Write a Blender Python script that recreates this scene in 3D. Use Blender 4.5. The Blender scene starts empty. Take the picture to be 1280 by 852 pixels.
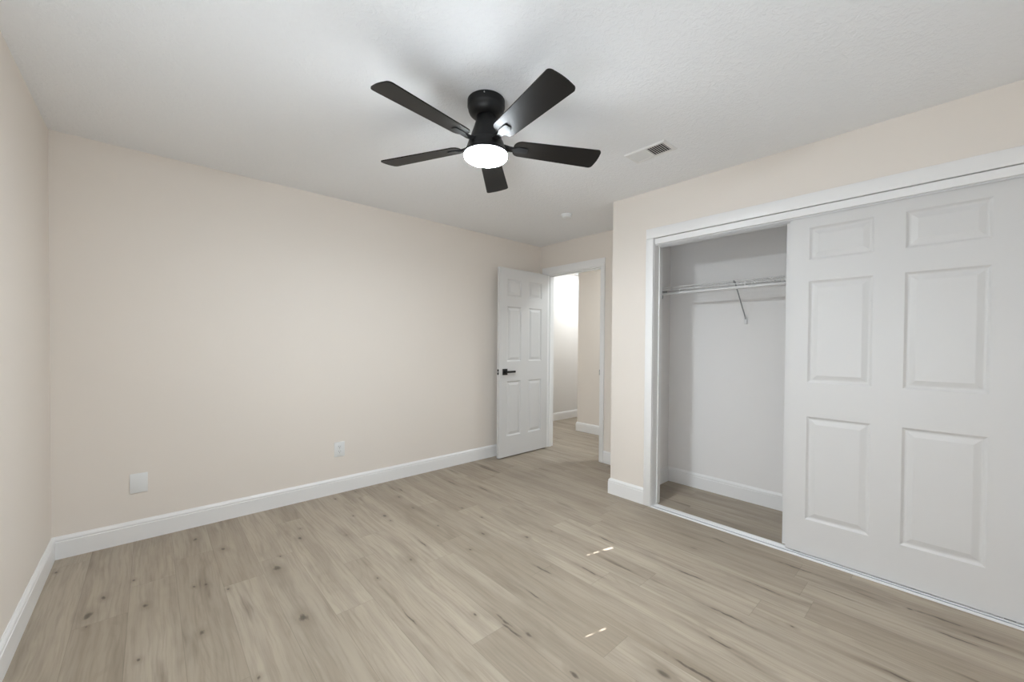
import bpy, bmesh, math, random
from mathutils import Vector, Matrix
random.seed(4)
S = bpy.context.scene
COL = S.collection

# ------------------------------------------------------------------ camera
cam_d = bpy.data.cameras.new('camera')
cam = bpy.data.objects.new('camera', cam_d)
COL.objects.link(cam)
S.camera = cam
cam_d.sensor_width = 36
cam_d.lens = 501.03 / 1280 * 36
cam_d.shift_y = 9.91 / 1280
cam_d.clip_start = 0.02
yaw, pit, rol = math.radians(47.937), math.radians(-0.7644), math.radians(0.4113)
F0 = Vector((math.cos(yaw), math.sin(yaw), 0))
R0 = Vector((math.sin(yaw), -math.cos(yaw), 0))
U0 = Vector((0, 0, 1))
F = F0 * math.cos(pit) + U0 * math.sin(pit)
U = U0 * math.cos(pit) - F0 * math.sin(pit)
R2 = R0 * math.cos(rol) + U * math.sin(rol)
U2 = U * math.cos(rol) - R0 * math.sin(rol)
M = Matrix((R2, U2, -F)).transposed().to_4x4()
M.translation = Vector((0.4229, -0.2196, 1.2542))
cam.matrix_world = M

# ------------------------------------------------------------------ world, sun, window, fill and hall light
S.view_settings.view_transform = 'Standard'
S.view_settings.look = 'None'
S.view_settings.gamma = 1
S.view_settings.use_curve_mapping = False
S.view_settings.exposure = 0.11
S.cycles.use_denoising = True
S.cycles.max_bounces = 10
S.cycles.diffuse_bounces = 8
S.cycles.sample_clamp_indirect = 6
w = bpy.data.worlds.new('world')
S.world = w
w.use_nodes = True
w.node_tree.nodes['Background'].inputs[0].default_value = (0.75, 0.85, 1, 1)
w.node_tree.nodes['Background'].inputs[1].default_value = 0.6


def area(name, loc, rot, sx, sy, power, color=(1, 1, 1)):
    d = bpy.data.lights.new(name, 'AREA')
    d.shape = 'RECTANGLE'
    d.size, d.size_y, d.energy, d.color = sx, sy, power, color
    o = bpy.data.objects.new(name, d)
    COL.objects.link(o)
    o.location, o.rotation_euler = loc, rot
    return o


LENS_STRENGTH = 288.0
LENS_COLOR = (0.87, 0.945, 1.0)
FRONT = -0.95
W_FRONT, W_FFILL, W_SFILL, W_HALL1, W_HALL2 = 3, 2, 24, 13, 18
DAY = (0.86, 0.94, 1.0)
# front window daylight, then two added upward fill lamps that brighten the ceiling
area('front_window_daylight', (1.3, FRONT + 0.02, 1.45), (math.radians(90), 0, 0), 1.7, 1.2, W_FRONT, DAY)
area('front_upward_fill', (1.3, FRONT + 0.03, 1.0), (math.radians(140), 0, 0), 1.7, 0.5, W_FFILL, DAY)  # added fill, tilted up for extra light on the ceiling
area('side_upward_fill', (0.03, 0.35, 1.15), (0, math.radians(-140), 0), 0.9, 1.2, W_SFILL, DAY)  # added fill aimed up to brighten the ceiling near the camera
area('hallway_passage_light', (5.75, 3.8, 2.42), (0, 0, 0), 0.35, 0.35, W_HALL1, (0.88, 0.95, 1.0))
area('hallway_light', (4.56, 2.0, 2.42), (0, 0, 0), 0.35, 0.35, W_HALL2, (0.86, 0.95, 1.0))
sd = bpy.data.lights.new('sun', 'SUN')
sd.energy, sd.angle = 17.0, math.radians(0.2)
sun = bpy.data.objects.new('sun', sd)
COL.objects.link(sun)
hd = Vector((0.967, -0.255, 0)).normalized()
EL = math.radians(37)
sdir = hd * math.cos(EL) - U0 * math.sin(EL)
sun.rotation_euler = sdir.to_track_quat('-Z', 'Y').to_euler()
sun.location = (-3, 3, 4)

# ------------------------------------------------------------------ materials


def mat(name, color, rough=0.5, bump=None, metallic=0.0, spec=0.5, vary=None):
    m = bpy.data.materials.new(name)
    m.use_nodes = True
    nt = m.node_tree
    b = nt.nodes['Principled BSDF']
    b.inputs['Base Color'].default_value = (*color, 1)
    b.inputs['Roughness'].default_value = rough
    b.inputs['Metallic'].default_value = metallic
    b.inputs['Specular IOR Level'].default_value = spec
    tc = nt.nodes.new('ShaderNodeTexCoord')
    if vary:
        n = nt.nodes.new('ShaderNodeTexNoise')
        n.inputs['Scale'].default_value = vary[0]
        n.inputs['Detail'].default_value = 3
        nt.links.new(tc.outputs['Object'], n.inputs['Vector'])
        r = nt.nodes.new('ShaderNodeMapRange')
        r.inputs['To Min'].default_value = 1 - vary[1]
        r.inputs['To Max'].default_value = 1 + vary[1]
        nt.links.new(n.outputs['Fac'], r.inputs['Value'])
        mx = nt.nodes.new('ShaderNodeVectorMath')
        mx.operation = 'SCALE'
        mx.inputs[0].default_value = color
        nt.links.new(r.outputs[0], mx.inputs['Scale'])
        nt.links.new(mx.outputs[0], b.inputs['Base Color'])
    if bump:
        n = nt.nodes.new('ShaderNodeTexNoise')
        n.inputs['Scale'].default_value = bump[0]
        n.inputs['Detail'].default_value = bump[3] if len(bump) > 3 else 4
        nt.links.new(tc.outputs['Object'], n.inputs['Vector'])
        bp = nt.nodes.new('ShaderNodeBump')
        bp.inputs['Strength'].default_value = bump[1]
        bp.inputs['Distance'].default_value = bump[2]
        nt.links.new(n.outputs['Fac'], bp.inputs['Height'])
        nt.links.new(bp.outputs[0], b.inputs['Normal'])
    return m


BEIGE = mat('beige wall paint', (0.79, 0.735, 0.675), 0.6, (180, 0.12, 0.002), spec=0.3, vary=(1.2, 0.012))
CLOSETW = mat('white closet paint', (0.84, 0.825, 0.815), 0.6, (180, 0.12, 0.002), spec=0.3)
TRIM = mat('white semi gloss trim paint', (0.84, 0.838, 0.835), 0.32, spec=0.45)
DOORM = mat('white door paint', (0.665, 0.66, 0.655), 0.38, (260, 0.05, 0.001), spec=0.4)
BLACK = mat('matte black fan metal', (0.009, 0.009, 0.0095), 0.42, spec=0.35)
BLADEM = mat('black fan blade', (0.012, 0.0105, 0.0095), 0.40, (90, 0.05, 0.001), spec=0.16)
HANDLEM = mat('matte black handle', (0.008, 0.008, 0.008), 0.35)
CHROME = mat('brushed metal', (0.62, 0.62, 0.62), 0.3, metallic=1)
PLATE = mat('white plastic', (0.78, 0.79, 0.79), 0.3)
WIRE = mat('white vinyl coated wire', (0.74, 0.74, 0.74), 0.35)
GREYST = mat('grey steel bracket', (0.34, 0.34, 0.35), 0.4)
DARK = mat('black shade in openings', (0.02, 0.02, 0.02), 0.8)  # flat black that paints the shade inside openings
TRACKM = mat('white painted track', (0.80, 0.80, 0.81), 0.28)
TRACKG = mat('bare metal track groove', (0.36, 0.38, 0.42), 0.3, metallic=0.6)
VENTM = mat('white vent enamel', (0.78, 0.78, 0.77), 0.4)
BLIND = mat('slotted sun shade', (0.7, 0.7, 0.68), 0.7)

m = bpy.data.materials.new('ceiling texture paint')      # knockdown textured ceiling
m.use_nodes = True
nt = m.node_tree
b = nt.nodes['Principled BSDF']
b.inputs['Base Color'].default_value = (0.86, 0.87, 0.885, 1)
b.inputs['Roughness'].default_value = 0.75
b.inputs['Specular IOR Level'].default_value = 0.2
tc = nt.nodes.new('ShaderNodeTexCoord')
n1 = nt.nodes.new('ShaderNodeTexNoise')
n1.inputs['Scale'].default_value = 38
n1.inputs['Detail'].default_value = 5
n1.inputs['Roughness'].default_value = 0.6
n1.inputs['Distortion'].default_value = 0.9
nt.links.new(tc.outputs['Object'], n1.inputs['Vector'])
cr = nt.nodes.new('ShaderNodeMapRange')
cr.inputs['From Min'].default_value = 0.44
cr.inputs['From Max'].default_value = 0.62
nt.links.new(n1.outputs['Fac'], cr.inputs['Value'])
bp = nt.nodes.new('ShaderNodeBump')
bp.inputs['Strength'].default_value = 0.3
bp.inputs['Distance'].default_value = 0.006
nt.links.new(cr.outputs[0], bp.inputs['Height'])
nt.links.new(bp.outputs[0], b.inputs['Normal'])
CEIL = m

m = bpy.data.materials.new('frosted lit lens')
m.use_nodes = True
nt = m.node_tree
nt.nodes.remove(nt.nodes['Principled BSDF'])
e = nt.nodes.new('ShaderNodeEmission')
e.inputs[0].default_value = (*LENS_COLOR, 1)
e.inputs[1].default_value = LENS_STRENGTH
nt.links.new(e.outputs[0], nt.nodes['Material Output'].inputs[0])
LENSM = m

m = bpy.data.materials.new('window glass')
m.use_nodes = True
b = m.node_tree.nodes['Principled BSDF']
b.inputs['Transmission Weight'].default_value = 1
b.inputs['Roughness'].default_value = 0.0
GLASS = m


def plank_material():
    m = bpy.data.materials.new('greige oak vinyl planks')
    m.use_nodes = True
    nt = m.node_tree
    N, L = nt.nodes, nt.links
    b = N['Principled BSDF']

    def math_(op, a, c=None, d=None):
        n = N.new('ShaderNodeMath')
        n.operation = op
        for i, v in enumerate((a, c, d)):
            if v is None:
                continue
            if isinstance(v, (int, float)):
                n.inputs[i].default_value = v
            else:
                L.new(v, n.inputs[i])
        return n.outputs[0]

    def comb(x, y, z):
        n = N.new('ShaderNodeCombineXYZ')
        for i, v in enumerate((x, y, z)):
            if isinstance(v, (int, float)):
                n.inputs[i].default_value = v
            else:
                L.new(v, n.inputs[i])
        return n.outputs[0]

    def noise(vec, scale, detail=4, rough=0.55, dist=0.0):
        n = N.new('ShaderNodeTexNoise')
        n.inputs['Scale'].default_value = scale
        n.inputs['Detail'].default_value = detail
        n.inputs['Roughness'].default_value = rough
        n.inputs['Distortion'].default_value = dist
        L.new(vec, n.inputs['Vector'])
        return n.outputs['Fac']

    def rng(v, a, c, lo=0.0, hi=1.0, smooth=True):
        n = N.new('ShaderNodeMapRange')
        n.interpolation_type = 'SMOOTHSTEP' if smooth else 'LINEAR'
        L.new(v, n.inputs['Value'])
        n.inputs['From Min'].default_value = a
        n.inputs['From Max'].default_value = c
        n.inputs['To Min'].default_value = lo
        n.inputs['To Max'].default_value = hi
        return n.outputs[0]

    def mix(f, a, c):
        n = N.new('ShaderNodeMix')
        n.data_type = 'RGBA'
        L.new(f, n.inputs[0])
        for s, v in ((6, a), (7, c)):
            if isinstance(v, tuple):
                n.inputs[s].default_value = (*v, 1)
            else:
                L.new(v, n.inputs[s])
        return n.outputs[2]

    tc = N.new('ShaderNodeTexCoord')
    sp = N.new('ShaderNodeSeparateXYZ')
    L.new(tc.outputs['Object'], sp.inputs[0])
    X, Y = sp.outputs[0], sp.outputs[1]
    W, LEN = 0.178, 1.22
    xr = math_('DIVIDE', math_('ADD', X, 17.814), W)
    row = math_('FLOOR', xr)
    fx = math_('FRACT', xr)
    wn = N.new('ShaderNodeTexWhiteNoise')
    wn.noise_dimensions = '1D'
    L.new(row, wn.inputs['W'])
    yr = math_('ADD', math_('DIVIDE', math_('ADD', Y, 20), LEN), math_('MULTIPLY', wn.outputs['Value'], 23.7))
    pi = math_('FLOOR', yr)
    fy = math_('FRACT', yr)
    wn2 = N.new('ShaderNodeTexWhiteNoise')
    wn2.noise_dimensions = '3D'
    L.new(comb(row, pi, 3.7), wn2.inputs['Vector'])
    sc = N.new('ShaderNodeSeparateColor')
    L.new(wn2.outputs['Color'], sc.inputs[0])
    ra, rb, rc = sc.outputs[0], sc.outputs[1], sc.outputs[2]
    # every plank looks at its own piece of wood
    px = math_('ADD', X, math_('MULTIPLY', ra, 31))
    py = math_('ADD', Y, math_('MULTIPLY', rb, 57))
    # wobble
    wob = noise(comb(math_('MULTIPLY', px, 3.0), math_('MULTIPLY', py, 1.6), rc), 1.0, 3)
    pxw = math_('ADD', px, math_('MULTIPLY', math_('SUBTRACT', wob, 0.5), 0.05))
    fine = noise(comb(math_('MULTIPLY', pxw, 95), math_('MULTIPLY', py, 3.5), rc), 1.0, 5, 0.6)
    mid = noise(comb(math_('MULTIPLY', pxw, 22), math_('MULTIPLY', py, 0.9), rc), 1.0, 4, 0.55)
    broad = noise(comb(math_('MULTIPLY', pxw, 7), math_('MULTIPLY', py, 0.8), rc), 1.0, 3, 0.5)
    # cathedral rings
    wv = math_('SINE', math_('MULTIPLY', noise(comb(math_('MULTIPLY', pxw, 8.0), math_('MULTIPLY', py, 1.1), rb), 1.0, 1, 0.4), 95))
    cath = math_('MULTIPLY', rng(wv, 0.35, 1.0), rng(broad, 0.46, 0.66))
    # smoky dark streaks with a knot in them
    streak = noise(comb(math_('MULTIPLY', pxw, 13), math_('MULTIPLY', py, 1.7), ra), 1.0, 3, 0.5)
    stm = rng(streak, 0.60, 0.76)
    core = math_('MULTIPLY', rng(streak, 0.69, 0.80), rng(fine, 0.35, 0.6))
    vo = N.new('ShaderNodeTexVoronoi')
    vo.inputs['Scale'].default_value = 1
    vo.inputs['Randomness'].default_value = 1
    L.new(comb(math_('MULTIPLY', pxw, 6.2), math_('MULTIPLY', py, 2.6), math_('MULTIPLY', row, 5.1)), vo.inputs['Vector'])
    kn_r = N.new('ShaderNodeSeparateColor')
    L.new(vo.outputs['Color'], kn_r.inputs[0])
    pick = rng(kn_r.outputs[0], 0.90, 0.92)
    dn = math_('ADD', vo.outputs['Distance'], math_('MULTIPLY', math_('SUBTRACT', fine, 0.5), 0.07))
    knot = math_('MULTIPLY', rng(dn, 0.10, 0.03), pick)
    halo = math_('MULTIPLY', rng(dn, 0.36, 0.05), pick)

    base = mix(ra, (0.375, 0.312, 0.240), (0.490, 0.418, 0.330))
    c = mix(math_('MULTIPLY', rng(mid, 0.36, 0.68), 0.50), base, (0.315, 0.262, 0.205))
    c = mix(math_('MULTIPLY', rng(broad, 0.58, 0.36), 0.40), c, (0.54, 0.47, 0.38))
    c = mix(math_('MULTIPLY', rng(fine, 0.42, 0.70), 0.36), c, (0.25, 0.205, 0.158))
    c = mix(math_('MULTIPLY', cath, 0.16), c, (0.22, 0.178, 0.135))
    c = mix(math_('MULTIPLY', stm, 0.50), c, (0.20, 0.160, 0.122))
    c = mix(math_('MULTIPLY', core, 0.55), c, (0.085, 0.066, 0.050))
    c = mix(math_('MULTIPLY', halo, 0.38), c, (0.19, 0.152, 0.116))
    c = mix(math_('MULTIPLY', knot, 0.75), c, (0.06, 0.046, 0.034))
    smoke = noise(comb(math_('MULTIPLY', px, 9.0), math_('MULTIPLY', py, 2.0), rb), 1.0, 3, 0.6)
    c = mix(math_('MULTIPLY', rng(smoke, 0.50, 0.72), 0.34), c, (0.235, 0.192, 0.148))
    # the knots and dark checks, each where it lies on the floor: x, y, half width, half length
    MARKS = [(0.251, 2.553, 0.0075, 0.014), (0.208, 2.416, 0.012, 0.024), (0.212, 2.316, 0.0045, 0.008), (0.401, 2.338, 0.0075, 0.014), (0.583, 1.941, 0.0075, 0.014),
             (0.352, 2.65, 0.0045, 0.008), (0.629, 2.99, 0.0075, 0.014), (0.746, 2.733, 0.0075, 0.014), (0.982, 2.412, 0.0045, 0.008), (0.938, 2.282, 0.012, 0.024),
             (0.628, 2.359, 0.0045, 0.008), (0.585, 2.371, 0.0045, 0.008), (0.709, 2.235, 0.0045, 0.008), (0.385, 1.918, 0.0045, 0.008), (0.717, 1.509, 0.0045, 0.008),
             (0.042, 3.022, 0.0045, 0.008), (0.938, 1.752, 0.012, 0.024), (1.538, 1.879, 0.0075, 0.014), (1.68, 2.001, 0.0045, 0.05), (1.679, 2.539, 0.0075, 0.014),
             (1.68, 2.435, 0.0045, 0.008), (1.505, 2.686, 0.0045, 0.008), (1.918, 2.802, 0.0075, 0.014), (1.7, 3.149, 0.0045, 0.008), (1.17, 2.718, 0.0045, 0.008),
             (1.128, 2.575, 0.0075, 0.014), (1.365, 2.424, 0.0045, 0.008), (1.885, 2.147, 0.0045, 0.008), (2.046, 1.852, 0.0075, 0.014), (1.863, 1.743, 0.0045, 0.008),
             (2.428, 2.808, 0.0045, 0.05), (2.55, 2.487, 0.0045, 0.05), (2.183, 2.284, 0.0045, 0.008), (1.531, 1.254, 0.0045, 0.008), (1.315, 1.829, 0.0045, 0.008),
             (1.515, 3.094, 0.0045, 0.008), (2.195, 2.055, 0.0045, 0.008), (1.298, 1.442, 0.0025, 0.05), (1.61, 1.133, 0.0045, 0.05), (2.006, 2.929, 0.0045, 0.05),
             (2.226, 1.63, 0.0075, 0.014), (2.038, 1.301, 0.0045, 0.05), (2.22, 1.105, 0.0045, 0.05), (2.591, 1.271, 0.0045, 0.05), (2.607, 0.741, 0.005, 0.08),
             (2.411, 0.47, 0.005, 0.08), (2.202, 0.422, 0.0045, 0.05), (1.593, 1.064, 0.0045, 0.05), (1.628, 0.995, 0.0075, 0.014), (1.612, 0.731, 0.0075, 0.014),
             (1.975, 0.436, 0.005, 0.08), (1.842, 1.186, 0.0025, 0.05), (2.41, 1.577, 0.0045, 0.008), (3.13, 0.782, 0.0045, 0.05), (2.393, 1.015, 0.0025, 0.05),
             (3.128, 0.355, 0.005, 0.08), (2.769, 0.43, 0.005, 0.08), (3.124, -0.186, 0.0045, 0.05), (2.994, -0.244, 0.0045, 0.05), (2.528, -0.096, 0.0045, 0.05),
             (3.116, -0.088, 0.0045, 0.008), (3.07, -0.329, 0.0045, 0.05), (2.549, 0.253, 0.0045, 0.008), (2.99, 0.153, 0.0025, 0.05)]
    wy = noise(comb(math_('MULTIPLY', X, 2.0), math_('MULTIPLY', Y, 7.0), 0.0), 1.0, 2)
    Xw = math_('ADD', X, math_('MULTIPLY', math_('SUBTRACT', wy, 0.5), 0.030))
    pos = comb(Xw, Y, 0.0)
    dmin = None
    for mx_, my_, ma, mb in MARKS:
        v1 = N.new('ShaderNodeVectorMath')
        v1.operation = 'MULTIPLY_ADD'
        L.new(pos, v1.inputs[0])
        v1.inputs[1].default_value = (1 / ma, 1 / mb, 0)
        v1.inputs[2].default_value = (-mx_ / ma, -my_ / mb, 0)
        v2 = N.new('ShaderNodeVectorMath')
        v2.operation = 'LENGTH'
        L.new(v1.outputs[0], v2.inputs[0])
        dmin = v2.outputs['Value'] if dmin is None else math_('MINIMUM', dmin, v2.outputs['Value'])
    blot = noise(comb(math_('MULTIPLY', X, 55), math_('MULTIPLY', Y, 22), 0.0), 1.0, 3)
    dm = math_('ADD', dmin, math_('ADD', math_('MULTIPLY', math_('SUBTRACT', fine, 0.5), 1.8), math_('MULTIPLY', math_('SUBTRACT', blot, 0.5), 2.6)))
    c = mix(math_('MULTIPLY', rng(dm, 5.5, 0.6), 0.36), c, (0.20, 0.160, 0.122))
    c = mix(math_('MULTIPLY', rng(dm, 1.6, 0.3), 0.78), c, (0.075, 0.058, 0.044))
    # plank joints
    ex = math_('MULTIPLY', math_('MINIMUM', fx, math_('SUBTRACT', 1.0, fx)), W)
    ey = math_('MULTIPLY', math_('MINIMUM', fy, math_('SUBTRACT', 1.0, fy)), LEN)
    ed = math_('MINIMUM', ex, ey)
    seam = rng(ed, 0.0022, 0.0004)
    c = mix(math_('MULTIPLY', seam, 0.35), c, (0.17, 0.14, 0.11))
    sca = N.new('ShaderNodeVectorMath')
    sca.operation = 'SCALE'
    L.new(c, sca.inputs[0])
    sca.inputs['Scale'].default_value = 0.86
    L.new(sca.outputs[0], b.inputs['Base Color'])
    L.new(rng(fine, 0.2, 0.8, 0.40, 0.52), b.inputs['Roughness'])
    b.inputs['Specular IOR Level'].default_value = 0.35
    h = math_('SUBTRACT', math_('MULTIPLY', fine, 0.12), seam)
    bp = N.new('ShaderNodeBump')
    bp.inputs['Strength'].default_value = 0.25
    bp.inputs['Distance'].default_value = 0.001
    L.new(h, bp.inputs['Height'])
    L.new(bp.outputs[0], b.inputs['Normal'])
    return m


FLOORM = plank_material()

# ------------------------------------------------------------------ mesh helpers


def box(bm, x0, x1, y0, y1, z0, z1, mi=0):
    x0, x1 = min(x0, x1), max(x0, x1)
    y0, y1 = min(y0, y1), max(y0, y1)
    z0, z1 = min(z0, z1), max(z0, z1)
    v = [bm.verts.new(p) for p in ((x0, y0, z0), (x1, y0, z0), (x1, y1, z0), (x0, y1, z0),
                                   (x0, y0, z1), (x1, y0, z1), (x1, y1, z1), (x0, y1, z1))]
    for f in ((0, 3, 2, 1), (4, 5, 6, 7), (0, 1, 5, 4), (1, 2, 6, 5), (2, 3, 7, 6), (3, 0, 4, 7)):
        bm.faces.new([v[i] for i in f]).material_index = mi
    return v


def bbox(bm, x0, x1, y0, y1, z0, z1, r=0.002, mi=0):
    vs = box(bm, x0, x1, y0, y1, z0, z1, mi)
    es = set()
    for v in vs:
        es.update(v.link_edges)
    bmesh.ops.bevel(bm, geom=list(es), offset=r, segments=2, profile=0.5, affect='EDGES')


def tube(bm, pts, r, n=8, cap=True):
    pts = [Vector(p) for p in pts]
    rings = []
    ref = None
    for i, p in enumerate(pts):
        if i == 0:
            t = pts[1] - p
        elif i == len(pts) - 1:
            t = p - pts[i - 1]
        else:
            t = (pts[i + 1] - p).normalized() + (p - pts[i - 1]).normalized()
        t.normalize()
        if ref is None:
            ref = Vector((0, 0, 1)) if abs(t.z) < 0.9 else Vector((1, 0, 0))
        a = t.cross(ref).normalized()
        c = a.cross(t).normalized()
        ref = c
        rr = r[i] if isinstance(r, (list, tuple)) else r
        rings.append([bm.verts.new(p + (a * math.cos(k * 2 * math.pi / n) + c * math.sin(k * 2 * math.pi / n)) * rr) for k in range(n)])
    for a, c in zip(rings, rings[1:]):
        for k in range(n):
            bm.faces.new((a[k], a[(k + 1) % n], c[(k + 1) % n], c[k]))
    if cap:
        bm.faces.new(rings[0][::-1])
        bm.faces.new(rings[-1])


def lathe(bm, prof, n=48, cx=0, cy=0):
    rings = []
    for r, z in prof:
        if r < 1e-5:
            rings.append([bm.verts.new((cx, cy, z))])
        else:
            rings.append([bm.verts.new((cx + r * math.cos(k * 2 * math.pi / n), cy + r * math.sin(k * 2 * math.pi / n), z)) for k in range(n)])
    for a, c in zip(rings, rings[1:]):
        for k in range(n):
            q = [a[k % len(a)], a[(k + 1) % len(a)], c[(k + 1) % len(c)], c[k % len(c)]]
            u = []
            for v in q:
                if v not in u:
                    u.append(v)
            if len(u) > 2:
                bm.faces.new(u)


def obj(name, bm, mats, parent=None, smooth=False, loc=None):
    bmesh.ops.recalc_face_normals(bm, faces=bm.faces[:])
    me = bpy.data.meshes.new(name)
    bm.to_mesh(me)
    bm.free()
    o = bpy.data.objects.new(name, me)
    COL.objects.link(o)
    for q in (mats if isinstance(mats, (list, tuple)) else [mats]):
        me.materials.append(q)
    if smooth:
        for p in me.polygons:
            p.use_smooth = True
        try:
            me.set_sharp_from_angle(angle=math.radians(38))
        except Exception:
            pass
    if parent is not None:
        o.parent = parent
    if loc:
        o.location = loc
    return o


def tag(o, label, cat, group=None):
    o['label'] = label
    o['category'] = cat
    if group:
        o['group'] = group
    return o


def struct(o, label=None, cat=None):
    o['kind'] = 'structure'
    if label:
        o['label'] = label
        o['category'] = cat
    return o


def B():
    return bmesh.new()


# ------------------------------------------------------------------ room dimensions (metres)
H = 2.44
D = 3.219        # long back wall
XD = 3.984       # entry wall, also the closet's back wall
XC = 3.301       # closet front wall
YC = 1.719       # outer corner of the closet block
T = 0.12
HF = 4.162       # far side of the hall passage
HN = 5.02        # near hall wall
HY = 3.45
XE = 7.0

bm = B(); box(bm, -0.3, XE + .2, FRONT - 0.3, HF + .3, -0.1, 0)
struct(obj('floor', bm, FLOORM), 'greige oak plank floor with dark knots', 'floor')
bm = B(); box(bm, -0.3, XE + .2, FRONT - 0.3, HF + .3, H, H + 0.12)
struct(obj('ceiling', bm, CEIL), 'white textured ceiling', 'ceiling')

# left wall with a shaded window behind the camera's left shoulder
WY0, WY1, WZ0, WZ1 = 1.15, 2.05, 1.05, 2.2
bm = B()
box(bm, -T, 0, FRONT - T, -.27, 0, H); box(bm, -T, 0, .97, WY0, 0, H); box(bm, -T, 0, WY1, D + T, 0, H)
box(bm, -T, 0, -.27, .97, 0, .82); box(bm, -T, 0, -.27, .97, 2.08, H)  # opening for the added side window
box(bm, -T, 0, WY0, WY1, 0, WZ0); box(bm, -T, 0, WY0, WY1, WZ1, H)
struct(obj('wall_left', bm, BEIGE), 'beige painted wall at the left edge', 'wall')
bm = B(); box(bm, 0, XD, D, D + T, 0, H)
struct(obj('wall_back', bm, BEIGE), 'long bare beige wall with two white plates', 'wall')
# entry wall
DY0, DY1, DZ = 2.302, 3.118, 2.096
bm = B()
box(bm, XD, XD + T, YC - .163, DY0, 0, H); box(bm, XD, XD + T, DY1, HF, 0, H); box(bm, XD, XD + T, DY0, DY1, DZ, H)
struct(obj('wall_entry', bm, BEIGE), 'narrow beige wall around the open doorway', 'wall')
# closet front wall with its return; opening from OY0 to OY1
OY0, OY1, OZ = -0.473, 1.358, 2.075
CI = 1.556
bm = B()
box(bm, XC, XC + T, OY1, YC, 0, H)
box(bm, XC, XC + T, OY0, OY1, OZ, H)
box(bm, XC, XC + T, FRONT, OY0, 0, H)
box(bm, XC + T, XD, CI + .01, YC, 0, H)
struct(obj('wall_right', bm, BEIGE), 'beige wall around the closet opening', 'wall')
bm = B(); box(bm, XD, XD + T, FRONT, CI, 0, H)
struct(obj('wall_closet_back', bm, CLOSETW), 'white back wall inside the closet', 'wall')
bm = B(); box(bm, XC + T, XD, CI, CI + .01, 0, H); box(bm, XC + T, XC + T + .008, OY1, CI, 0, H)
box(bm, XC + T, XC + T + .008, OY0, OY1, OZ, H)
struct(obj('wall_closet_side', bm, CLOSETW), 'white side wall inside the closet', 'wall')
bm = B(); box(bm, XC + T, XD, OY0 - .25, OY0 - .21, 0, H)
struct(obj('wall_closet_end', bm, CLOSETW))
# front wall with window, behind the camera
FX0, FX1, FZ0, FZ1 = 0.4, 2.2, 0.82, 2.08
bm = B()
box(bm, 0, FX0, FRONT - T, FRONT, 0, H); box(bm, FX1, HN + T, FRONT - T, FRONT, 0, H)
box(bm, FX0, FX1, FRONT - T, FRONT, 0, FZ0); box(bm, FX0, FX1, FRONT - T, FRONT, FZ1, H)
struct(obj('wall_front', bm, BEIGE))


def window(name, axis, a0, a1, z0, z1, c):
    bm = B()
    def bb(p0, p1, q0, q1, d0, d1):
        if axis == 'y':
            box(bm, p0, p1, c + d0, c + d1, q0, q1)
        else:
            box(bm, c + d0, c + d1, p0, p1, q0, q1)
    f = 0.045
    for p0, p1, q0, q1 in ((a0, a1, z0, z0 + f), (a0, a1, z1 - f, z1), (a0, a0 + f, z0 + f, z1 - f), (a1 - f, a1, z0 + f, z1 - f),
                           (a0 + f, a1 - f, (z0 + z1) / 2 - .02, (z0 + z1) / 2 + .02)):
        bb(p0, p1, q0, q1, -0.10, -0.05)
    o = struct(obj(name, bm, TRIM))
    bm = B()
    bb(a0 + f, a1 - f, z0 + f, z1 - f, -0.078, -0.074)
    return o, bm


w1, g = window('window_1', 'y', FX0, FX1, FZ0, FZ1, FRONT)
obj('window_glass', g, GLASS, w1)
w3, g = window('fill_window', 'x', -.27, .97, .82, 2.08, 0.0)  # unseen window added to go with the side fill lamp
obj('window_glass', g, GLASS, w3)
# left window has its pane left out so the sun reaches the slotted shade
w2, g = window('window_2', 'x', WY0, WY1, WZ0, WZ1, 0.0)
g.free()
# unseen shade added, with slots cut to shape the sun streaks on the floor
slots = [(1.861, 1.975, 0.058, 0.017), (1.861, 1.905, 0.036, 0.012), (1.861, 1.860, 0.026, 0.007),
         (1.311, 1.500, 0.030, 0.009), (1.311, 1.445, 0.034, 0.007)]
ys = sorted({WY0, WY1} | {round(s[0] + k * s[3] / 2, 5) for s in slots for k in (-1, 1)})
zs = sorted({WZ0, WZ1} | {round(s[1] + k * s[2] / 2, 5) for s in slots for k in (-1, 1)})
bm = B()
for ya, yb in zip(ys, ys[1:]):
    for za, zb in zip(zs, zs[1:]):
        cy, cz = (ya + yb) / 2, (za + zb) / 2
        if any(abs(cy - s[0]) < s[3] / 2 and abs(cz - s[1]) < s[2] / 2 for s in slots):
            continue
        box(bm, -0.032, -0.028, ya, yb, za, zb)
obj('sun_slot_shade', bm, BLIND, w2)

# hallway beyond the door
bm = B(); box(bm, XD + T, XE, HF, HF + T, 0, H)
HALLP = mat('hallway paint', (0.80, 0.785, 0.765), 0.6, (180, 0.12, 0.002), spec=0.3)
struct(obj('wall_hallway_far', bm, HALLP), 'bright off-white hallway wall seen through the doorway', 'wall')
bm = B(); box(bm, HN, HN + T, FRONT, HY, 0, H); box(bm, HN + T, XE, HY - T, HY, 0, H)
struct(obj('wall_hallway_near', bm, BEIGE), 'beige hallway wall facing the doorway', 'wall')
bm = B(); box(bm, XE, XE + T, HY - T, HF + T, 0, H)
struct(obj('wall_hallway_end', bm, HALLP))

# ------------------------------------------------------------------ baseboards
BT = 0.015
BH = 0.1284
PROF = [(0, 0), (BT, 0), (BT, .098), (.0125, .1005), (.0125, .1045), (.0135, .107), (.0125, .113), (.009, .120), (.0045, .1255), (.004, BH), (0, BH)]


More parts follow.
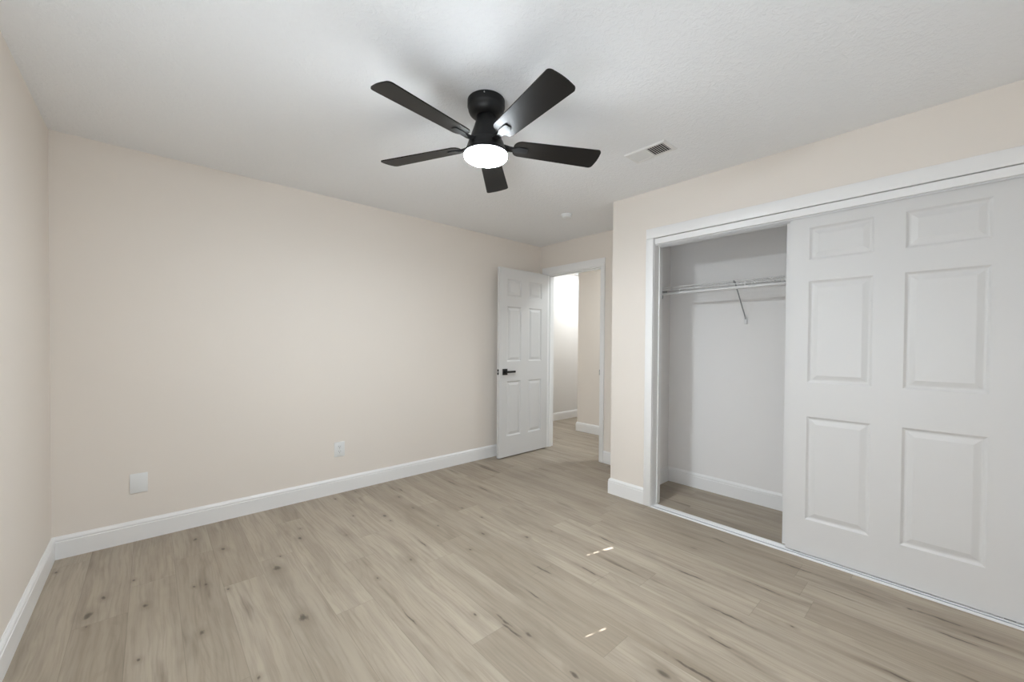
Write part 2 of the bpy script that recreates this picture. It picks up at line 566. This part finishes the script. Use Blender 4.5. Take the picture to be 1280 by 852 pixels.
def baseboard(name, p0, p1, n, m0=0, m1=0, label=None):
    p0, p1, n = Vector((*p0, 0)), Vector((*p1, 0)), Vector((*n, 0))
    d = (p1 - p0).normalized()
    bm = B()
    A = [bm.verts.new(p0 + n * o + d * (m0 * o) + U0 * z) for o, z in PROF]
    C = [bm.verts.new(p1 + n * o - d * (m1 * o) + U0 * z) for o, z in PROF]
    k = len(PROF)
    for i in range(k):
        bm.faces.new((A[i], A[(i + 1) % k], C[(i + 1) % k], C[i]))
    bm.faces.new(A); bm.faces.new(C[::-1])
    o = obj(name, bm, TRIM)
    return struct(o, label, 'baseboard' if label else None)


baseboard('baseboard_left', (0, FRONT), (0, D), (1, 0), 1, 1, 'white baseboard along the left wall')
baseboard('baseboard_back', (0, D), (XD, D), (0, -1), 1, 1, 'white baseboard along the long back wall')
baseboard('baseboard_entry', (XD, YC), (XD, 2.264), (-1, 0), 1, 0, 'short white baseboard right of the doorway')
baseboard('baseboard_return', (XC, YC), (XD, YC), (0, 1), -1, 1)
baseboard('baseboard_right', (XC, 1.406), (XC, YC), (-1, 0), 0, -1, 'short white baseboard between doorway corner and closet casing')
baseboard('baseboard_front', (0, FRONT), (XC, FRONT), (0, 1), 1, 1)
baseboard('baseboard_closet', (XD, OY0 - .21), (XD, CI), (-1, 0), 1, 1, 'white baseboard at the back of the closet')
baseboard('baseboard_closet_side', (XC + T + .01, CI), (XD, CI), (0, -1), 0, 1)
baseboard('baseboard_hallway_far', (XD + T, HF), (XE, HF), (0, -1), 0, 1, 'white baseboard under the bright hallway wall')
baseboard('baseboard_hallway_near', (HN, FRONT), (HN, HY), (-1, 0), 1, -1, 'white baseboard under the beige hallway wall')
baseboard('baseboard_hallway_turn', (HN, HY), (XE, HY), (0, 1), -1, 1)

# ------------------------------------------------------------------ entry door trim
CT = 0.018
bm = B()
YL, YR, ZI, ZO = 3.108, 2.3165, 2.084, 2.1665     # inner casing lines, head casing
YLO, YRO = 3.168, 2.266
bbox(bm, XD - CT, XD, YL, YLO, 0, ZI, .003)
bbox(bm, XD - CT, XD, YRO, YR, 0, ZI, .003)
bbox(bm, XD - CT, XD, YRO, YLO, ZI, ZO, .003)
# jamb boards and stops
box(bm, XD - .002, XD + T + .002, 3.099, DY1, 0, 2.078)
box(bm, XD - .002, XD + T + .002, DY0, 2.322, 0, 2.078)
box(bm, XD - .002, XD + T + .002, DY0, DY1, 2.076, DZ)
box(bm, XD + .045, XD + .08, 3.089, 3.099, 0, 2.076)
box(bm, XD + .045, XD + .08, 2.322, 2.332, 0, 2.076)
box(bm, XD + .045, XD + .08, 2.332, 3.089, 2.066, 2.076)
# casing on the hall side
bbox(bm, XD + T, XD + T + CT, 3.115, 3.17, 0, ZI, .003)
bbox(bm, XD + T, XD + T + CT, 2.25, 2.3055, 0, ZI, .003)
bbox(bm, XD + T, XD + T + CT, 2.25, 3.17, ZI, ZO - .02, .003)
tr1 = struct(obj('trim_1', bm, TRIM, smooth=True), 'white casing and jamb of the bedroom doorway', 'door casing')
bm = B()
bbox(bm, XD - .0195, XD + .012, 2.3155, 2.3195, .925, .985, .0008)
obj('strike_plate', bm, HANDLEM, tr1)

# ------------------------------------------------------------------ six panel doors


def panel_door(width, height, thick, cols, rows, edge=0.0):
    """local: x 0..width, z 0..height, y 0 (front) .. thick (back)."""
    bm = B()
    xs = sorted({0, width} | {a for c in cols for a in c})
    zs = sorted({0, height} | {a for r in rows for a in r})
    rings = [(0.0, 0.0), (0.004, 0.003), (0.009, 0.0075), (0.013, 0.0095), (0.019, 0.0095), (0.023, 0.0085), (0.042, 0.0025), (0.045, 0.0018)]
    for y, s in ((0, 1), (thick, -1)):
        cache = {}

        def V(x, z, dep=0.0):
            k = (round(x, 5), round(z, 5), round(dep, 5))
            if k not in cache:
                cache[k] = bm.verts.new((x, y + s * dep, z))
            return cache[k]
        for xa, xb in zip(xs, xs[1:]):
            for za, zb in zip(zs, zs[1:]):
                if (xa, xb) in cols and (za, zb) in rows:
                    pr = [V(xa, za), V(xb, za), V(xb, zb), V(xa, zb)]
                    for ins, dep in rings[1:]:
                        cu = [V(xa + ins, za + ins, dep), V(xb - ins, za + ins, dep), V(xb - ins, zb - ins, dep), V(xa + ins, zb - ins, dep)]
                        for i in range(4):
                            bm.faces.new((pr[i], pr[(i + 1) % 4], cu[(i + 1) % 4], cu[i]))
                        pr = cu
                    bm.faces.new(pr)
                else:
                    bm.faces.new((V(xa, za), V(xb, za), V(xb, zb), V(xa, zb)))
    for (xa, za, xb, zb) in ((0, 0, width, 0), (width, 0, width, height), (width, height, 0, height), (0, height, 0, 0)):
        bm.faces.new([bm.verts.new(p) for p in ((xa, 0, za), (xb, 0, zb), (xb, thick, zb), (xa, thick, za))])
    bmesh.ops.remove_doubles(bm, verts=bm.verts[:], dist=1e-5)
    return bm


rows = [(.225, .828), (1.045, 1.650), (1.765, 1.950)]
# bedroom door, swung open against the long wall; free edge towards the camera
DW = 0.757
bm = panel_door(DW, 2.066, .035, [(.112, .322), (.442, .652)], rows)
d1 = struct(obj('door_1', bm, DOORM), 'white six-panel bedroom door standing open, black lever handle', 'door')
d1.location = (3.206, 3.068, .012)
d1.rotation_euler = (0, 0, math.radians(0.2))


def handle(parent, side):
    y0 = 0 if side > 0 else .035
    s = -1 if side > 0 else 1
    bm = B()
    bbox(bm, .047, .114, y0, y0 + s * .008, .900, .967, .0015)      # square rose
    hd = obj('door_handle', bm, HANDLEM, parent)
    bm = B()
    tube(bm, [(.081, y0 + s * .007, .934), (.081, y0 + s * .040, .934)], .010, 16)
    bbox(bm, .071, .196, y0 + s * .036, y0 + s * .052, .924, .946, .002)
    obj('lever', bm, HANDLEM, hd)


handle(d1, 1)
handle(d1, -1)
bm = B()
bbox(bm, -.0015, 0.001, .006, .030, .905, .963, .0006)
lp = obj('latch_plate', bm, HANDLEM, d1)
bm = B()
bbox(bm, -.010, -.001, .012, .024, .924, .944, .002)
obj('latch_bolt', bm, CHROME, lp)

# closet: casing, jambs, fascia, top track
bm = B()
bbox(bm, XC - CT, XC, 1.346, 1.406, 0, 2.0686, .003)
bbox(bm, XC - CT, XC, OY0 - .06, OY0 + .003, 0, 2.0686, .003)
bbox(bm, XC - CT, XC, OY0 - .06, 1.406, 2.0686, 2.1445, .003)
box(bm, XC - .002, XC + T + .008, 1.344, OY1, 0, OZ)
box(bm, XC - .002, XC + T + .008, OY0, OY0 + .014, 0, OZ)
box(bm, XC - .002, XC + T + .008, OY0, OY1, OZ - .004, OZ + .012)
# slim channel on the jamb where the doors close
bbox(bm, XC + .070, XC + .078, 1.336, 1.344, 0.012, 2.02, .001)
struct(obj('trim_2', bm, TRIM, smooth=True), 'white casing and jamb around the closet opening', 'closet casing')
bm = B()
bbox(bm, XC - .006, XC + .010, OY0 + .015, 1.3385, 2.0225, 2.0655, .0015)
tr3 = struct(obj('trim_3', bm, TRIM), 'white fascia board hiding the closet top track', 'fascia')
bm = B()
for x in (XC + .016, XC + .058, XC + .100):
    box(bm, x, x + .003, OY0 + .015, 1.343, 2.012 + (.004 if x < XC + .02 else 0), 2.068)
box(bm, XC + .016, XC + .103, OY0 + .015, 1.343, 2.066, 2.070)
obj('top_track', bm, TRACKM, tr3)

rowsc = [(.205, .820), (1.022, 1.624), (1.748, 1.940)]
CW = 0.925
bm = panel_door(CW, 2.008, .030, [(.097, .384), (.506, .796)], rowsc)
d2 = struct(obj('door_2', bm, DOORM), 'white six-panel sliding closet door in front of its pair', 'closet door')
d2.rotation_euler = (0, 0, math.radians(-90))
d2.location = (XC + .026, .4695, .013)
bm = panel_door(.950, 2.008, .030, [(.097, .396), (.518, .821)], rowsc)
d3 = struct(obj('door_3', bm, DOORM), 'white sliding closet door behind, only its edge showing', 'closet door')
d3.rotation_euler = (0, 0, math.radians(-90))
d3.location = (XC + .066, .4965, .013)
for dd in (d2, d3):
    for xx in (.04, CW - .07):
        bm = B()
        bbox(bm, xx, xx + .035, .006, .022, -.008, .0, .001)
        tube(bm, [(xx + .017, .010, -.002), (xx + .017, .018, -.002)], .006, 12)
        obj('roller', bm, GREYST, dd)

# bottom track of the closet doors
bm = B()
y0, y1 = OY0 + .015, 1.343
x0 = XC - .017
prof = [(0, 0), (0, .0035), (.003, .0065), (.012, .0075), (.017, .006), (.020, .003), (.034, .003), (.036, .003), (.037, .0075), (.044, .0075), (.045, .003),
        (.060, .003), (.062, .0055), (.089, .0055), (.092, 0)]
A = [bm.verts.new((x0 + a, y0, z)) for a, z in prof]
C = [bm.verts.new((x0 + a, y1, z)) for a, z in prof]
for i in range(len(prof)):
    f = bm.faces.new((A[i], A[(i + 1) % len(prof)], C[(i + 1) % len(prof)], C[i]))
    if i == 5 or i == 6:
        f.material_index = 1
bm.faces.new(A); bm.faces.new(C[::-1])
tag(obj('sliding_door_track', bm, [TRACKM, TRACKG]), 'white metal floor track running under the sliding closet doors', 'door track')

# ------------------------------------------------------------------ ceiling fan
CX, CY = 1.647, 1.338
fan = bpy.data.objects.new('ceiling_fan', None)
COL.objects.link(fan)
fan.location = (CX, CY, H)
tag(fan, 'black five-blade ceiling fan with a lit round white light', 'ceiling fan')


def fz(prof):
    return [(r, z - H) for r, z in prof]


bm = B()
lathe(bm, fz([(0, 2.4395), (.089, 2.4395), (.091, 2.437), (.091, 2.406), (.0895, 2.402), (.088, 2.400), (.0865, 2.388), (.081, 2.376), (.070, 2.366), (.058, 2.361), (.046, 2.359), (0, 2.359)]), 64)
can = obj('canopy', bm, BLACK, fan, True)
for a in (-134, -14, 106):
    a = math.radians(a)
    bm = B()
    tube(bm, [(.090 * math.cos(a), .090 * math.sin(a), 2.427 - H), (.0935 * math.cos(a), .0935 * math.sin(a), 2.427 - H)], .003, 12)
    obj('screw', bm, CHROME, can, True)
bm = B()
lathe(bm, fz([(0, 2.362), (.044, 2.362), (.047, 2.355), (.050, 2.340), (.056, 2.318), (.065, 2.292), (.073, 2.268), (.078, 2.248), (.080, 2.240), (.078, 2.237), (0, 2.237)]), 64)
obj('motor_housing', bm, BLACK, fan, True)
bm = B()
lathe(bm, fz([(0, 2.240), (.082, 2.240), (.085, 2.236), (.090, 2.222), (.096, 2.206), (.101, 2.192), (.107, 2.187), (.1095, 2.183), (.1095, 2.176), (.107, 2.174), (0, 2.174)]), 64)
obj('light_housing', bm, BLACK, fan, True)
bm = B()
lathe(bm, fz([(0, 2.1745), (.1055, 2.1745), (.1055, 2.171), (.104, 2.163), (.098, 2.157), (.085, 2.1535), (.055, 2.151), (.03, 2.150), (0, 2.150)]), 64)
obj('light_lens', bm, LENSM, fan, True)


def rounded_poly(pts, radii, n=8):
    out = []
    k = len(pts)
    for i in range(k):
        p, a, c = Vector(pts[i]), Vector(pts[i - 1]), Vector(pts[(i + 1) % k])
        u, v = (a - p).normalized(), (c - p).normalized()
        ang = u.angle(v)
        d = radii[i] / math.tan(ang / 2)
        d = min(d, (a - p).length * .49, (c - p).length * .49)
        r = d * math.tan(ang / 2)
        cen = p + (u + v).normalized() * (r / math.sin(ang / 2))
        s, e = p + u * d, p + v * d
        a0 = math.atan2(s.y - cen.y, s.x - cen.x); a1 = math.atan2(e.y - cen.y, e.x - cen.x)
        da = (a1 - a0 + math.pi) % (2 * math.pi) - math.pi
        for j in range(n + 1):
            t = a0 + da * j / n
            out.append((cen.x + r * math.cos(t), cen.y + r * math.sin(t)))
    return out


PITCH = math.radians(-12)
ZB = 2.226
blade_me = iron_me = None
for k in range(5):
    ang = math.radians(-171.6 + 72 * k)
    if blade_me is None:
        bm = B()
        # straight tip with a slight bow and rounded corners
        ends = [(.582 + .012 * math.cos(t * math.pi / 2), .0695 * t) for t in (-.8, -.4, 0, .4, .8)]
        pts = [(.137, -.050), (.575, -.0695)] + ends + [(.575, .0695), (.137, .050)]
        pts = [(.138, -.052), (.587, -.0695), (.597, 0), (.587, .0695), (.138, .052)]
        out = rounded_poly(pts, [.038, .020, .25, .020, .038])
        th = .0055
        lo = [bm.verts.new((x, y, -th / 2)) for x, y in out]
        hi = [bm.verts.new((x, y, th / 2)) for x, y in out]
        bm.faces.new(lo[::-1]); bm.faces.new(hi)
        for i in range(len(out)):
            bm.faces.new((lo[i], lo[(i + 1) % len(out)], hi[(i + 1) % len(out)], hi[i]))
        bl = obj('blade', bm, BLADEM, fan, True)
        # iron: arm from the hub widening into a plate under the blade
        bm = B()
        sec = [(.070, .016, .006, -.006), (.095, .014, .004, -.010), (.120, .012, .000, -.013), (.145, .014, -.003, -.012), (.160, .020, -.003, -.009), (.205, .018, -.003, -.008), (.212, .012, -.003, -.007)]
        rr = [[bm.verts.new(p) for p in ((x, -hw, zt), (x, hw, zt), (x, hw, zb_), (x, -hw, zb_))] for x, hw, zt, zb_ in sec]
        for a, c in zip(rr, rr[1:]):
            for i in range(4):
                bm.faces.new((a[i], a[(i + 1) % 4], c[(i + 1) % 4], c[i]))
        bm.faces.new(rr[0]); bm.faces.new(rr[-1][::-1])
        ir = obj('blade_iron', bm, BLACK, bl, True)
        blade_me, iron_me = bl.data, ir.data
    else:
        bl = bpy.data.objects.new('blade', blade_me); COL.objects.link(bl); bl.parent = fan
        ir = bpy.data.objects.new('blade_iron', iron_me); COL.objects.link(ir); ir.parent = bl
    bl.matrix_local = Matrix.Translation((0, 0, ZB - H)) @ Matrix.Rotation(ang, 4, 'Z') @ Matrix.Rotation(PITCH, 4, 'X')

# ------------------------------------------------------------------ ceiling register
vent = bpy.data.objects.new('ceiling_vent', None)
COL.objects.link(vent)
VX0, VX1, VY0, VY1 = 2.630, 2.790, .926, 1.196
vent.location = ((VX0 + VX1) / 2, (VY0 + VY1) / 2, H)
tag(vent, 'white ceiling air register, one half dark between its slats', 'vent')
hx, hy = (VX1 - VX0) / 2, (VY1 - VY0) / 2
bm = B()
zt, zb = -.0008, -.008
ix, iy = hx - .022, hy - .022
loops = [[(-hx, -hy, zt), (hx, -hy, zt), (hx, hy, zt), (-hx, hy, zt)],
         [(-hx + .006, -hy + .006, zb), (hx - .006, -hy + .006, zb), (hx - .006, hy - .006, zb), (-hx + .006, hy - .006, zb)],
         [(-ix, -iy, zb), (ix, -iy, zb), (ix, iy, zb), (-ix, iy, zb)],
         [(-ix, -iy, zt), (ix, -iy, zt), (ix, iy, zt), (-ix, iy, zt)]]
vv = [[bm.verts.new(p) for p in l] for l in loops]
for a, c in zip(vv, vv[1:] + vv[:1]):
    for i in range(4):
        bm.faces.new((a[i], a[(i + 1) % 4], c[(i + 1) % 4], c[i]))
box(bm, -ix, ix, -.004, .004, zb, zt)
obj('frame', bm, VENTM, vent)
bm = B(); box(bm, -ix - .002, ix + .002, -iy - .002, iy + .002, -.0012, -.0004)  # black sheet paints the shade of a duct, no hole behind it
obj('duct_shade_sheet', bm, DARK, vent)
nsl = 8
for half in (-1, 1):       # the slats of the two halves lean opposite ways
    for i in range(nsl):
        yc = half * (.004 + (iy - .004) * (i + .5) / nsl)
        bm = B()
        dy, dz, th = (.0028, .0030, .0034) if half < 0 else (-.0072, .0026, .0010)
        p = [(-ix, yc - dy, -.0050 - dz), (-ix, yc + dy, -.0050 + dz), (-ix, yc + dy + (th if half < 0 else 0), -.0050 + dz), (-ix, yc - dy + (th if half < 0 else 0), -.0050 - dz)]
        if half > 0:
            p[2] = (-ix, yc + dy, -.0050 + dz + th)
            p[3] = (-ix, yc - dy, -.0050 - dz + th)
        L1 = [bm.verts.new(v) for v in p]
        L2 = [bm.verts.new((-v[0], v[1], v[2])) for v in p]
        for j in range(4):
            bm.faces.new((L1[j], L1[(j + 1) % 4], L2[(j + 1) % 4], L2[j]))
        bm.faces.new(L1); bm.faces.new(L2[::-1])
        obj('slat', bm, VENTM, vent)

# ------------------------------------------------------------------ smoke detector
bm = B()
lathe(bm, [(0, 0), (.050, 0), (.050, -.010), (.048, -.014), (0, -.014)], 40)
sm = obj('smoke_detector', bm, PLATE, None, True, (3.262, 2.190, H))
tag(sm, 'small round white smoke detector on the ceiling near the doorway', 'smoke detector')
bm = B()
lathe(bm, [(0, -.013), (.042, -.013), (.044, -.018), (.043, -.028), (.036, -.034), (.012, -.036), (0, -.036)], 40)
obj('cover', bm, PLATE, sm, True)

# ------------------------------------------------------------------ wall plates


def wall_plate(name, x, z, wd, ht):
    bm = B()
    bbox(bm, -wd / 2, wd / 2, -.006, 0, -ht / 2, ht / 2, .0022)
    return obj(name, bm, PLATE, None, True, (x, D, z))


bp_ = wall_plate('blank_wall_plate', .366, .361, .084, .122)
tag(bp_, 'blank white cover plate on the wall, nearer the left corner', 'wall plate')
for s in (-1, 1):
    bm = B(); tube(bm, [(0, -.0055, s * .030), (0, -.0072, s * .030)], .0032, 12)
    obj('screw', bm, PLATE, bp_, True)
ol = wall_plate('wall_outlet', 1.592, .363, .084, .122)
tag(ol, 'white duplex power outlet in the middle of the long wall', 'outlet')
for s in (-1, 1):
    bm = B()
    out = rounded_poly([(-.017, -.014), (.017, -.014), (.017, .014), (-.017, .014)], [.009] * 4, 5)
    a = [bm.verts.new((x, -.0055, z + s * .0195)) for x, z in out]
    c = [bm.verts.new((x, -.0080, z + s * .0195)) for x, z in out]
    for i in range(len(out)):
        bm.faces.new((a[i], a[(i + 1) % len(out)], c[(i + 1) % len(out)], c[i]))
    bm.faces.new(c)
    so = obj('socket', bm, PLATE, ol, True)
    bm = B()
    for xx, hh in ((-.0065, .008), (.0065, .0065)):
        box(bm, xx - .0011, xx + .0011, -.0084, -.0079, s * .0195 + .001, s * .0195 + .001 + hh)
    tube(bm, [(0, -.0079, s * .0195 - .007), (0, -.0084, s * .0195 - .007)], .0024, 10)
    obj('slot', bm, DARK, so)  # black shapes paint the shade in the socket holes
bm = B(); tube(bm, [(0, -.0055, 0), (0, -.0072, 0)], .003, 12)
obj('screw', bm, CHROME, ol, True)

# ------------------------------------------------------------------ closet wire shelf
SX0, SX1 = 3.680, XD - .004
SZ = 1.742
SY0, SY1 = OY0 - .205, CI - .004
sh = bpy.data.objects.new('closet_shelf', None)
COL.objects.link(sh)
sh.location = (XD, .5, SZ)
tag(sh, 'white ventilated wire shelf with hanging rod inside the closet', 'shelf')


def sobj(name, bm, m_, parent=None, smooth=True):
    for v in bm.verts:
        v.co -= Vector((XD, .5, SZ))
    return obj(name, bm, m_, parent or sh, smooth)


bm = B()
for x in (SX0, SX0 + .15, SX1):
    tube(bm, [(x, SY0, SZ - .003), (x, SY1, SZ - .003)], .0032, 8)
tube(bm, [(SX0 - .004, SY0, SZ - .030), (SX0 - .004, SY1, SZ - .030)], .0028, 8)
y = SY0 + .01
while y < SY1:
    tube(bm, [(SX1, y, SZ), (SX0, y, SZ), (SX0 - .003, y, SZ - .032)], .0021, 6)
    y += .0254
sobj('wire_deck', bm, WIRE)
bm = B()
tube(bm, [(SX0 + .002, SY0, SZ - .056), (SX0 + .002, SY1, SZ - .056)], .0105, 16)
sobj('hanging_rod', bm, WIRE)
# angled support brace with its wall foot
BY = .905
bm = B()
foot = Vector((XD - .008, BY + .012, 1.462))
head = Vector((SX0 + .012, BY, SZ - .010))
tube(bm, [foot, foot + Vector((-.012, 0, .018)), head, (SX0 - .006, BY, SZ - .004), (SX0 - .010, BY, SZ - .020)], .0048, 8)
br = sobj('support_brace', bm, GREYST)
bm = B()
bbox(bm, XD - .012, XD - .0005, BY + .001, BY + .023, 1.425, 1.475, .002)
ft = sobj('wall_foot', bm, WIRE, br)
ft.location = (0, 0, 0)
# rod clips under the front edge
for yy in (BY - .075, .3, 1.32):
    bm = B()
    bbox(bm, SX0 - .008, SX0 + .006, yy - .004, yy + .004, SZ - .064, SZ - .028, .001)
    sobj('rod_clip', bm, WIRE)
# end bracket on the side wall, a hook that cradles the shelf
bm = B()
bbox(bm, SX0 + .10, SX1 - .06, CI - .006, CI - .0005, SZ - .022, SZ + .004, .001)
pts = []
for i in range(15):
    a = math.radians(-200 + 250 * i / 14)
    pts.append((3.822 + .016 * math.cos(a), CI - .006, SZ - .058 + .020 * math.sin(a)))
tube(bm, pts, .0038, 8)
sobj('end_bracket', bm, GREYST)
for yy in (-.3, .2, .72, 1.25):
    bm = B()
    bbox(bm, XD - .010, XD - .0005, yy - .006, yy + .006, SZ - .012, SZ + .010, .0015)
    sobj('wall_clip', bm, WIRE)
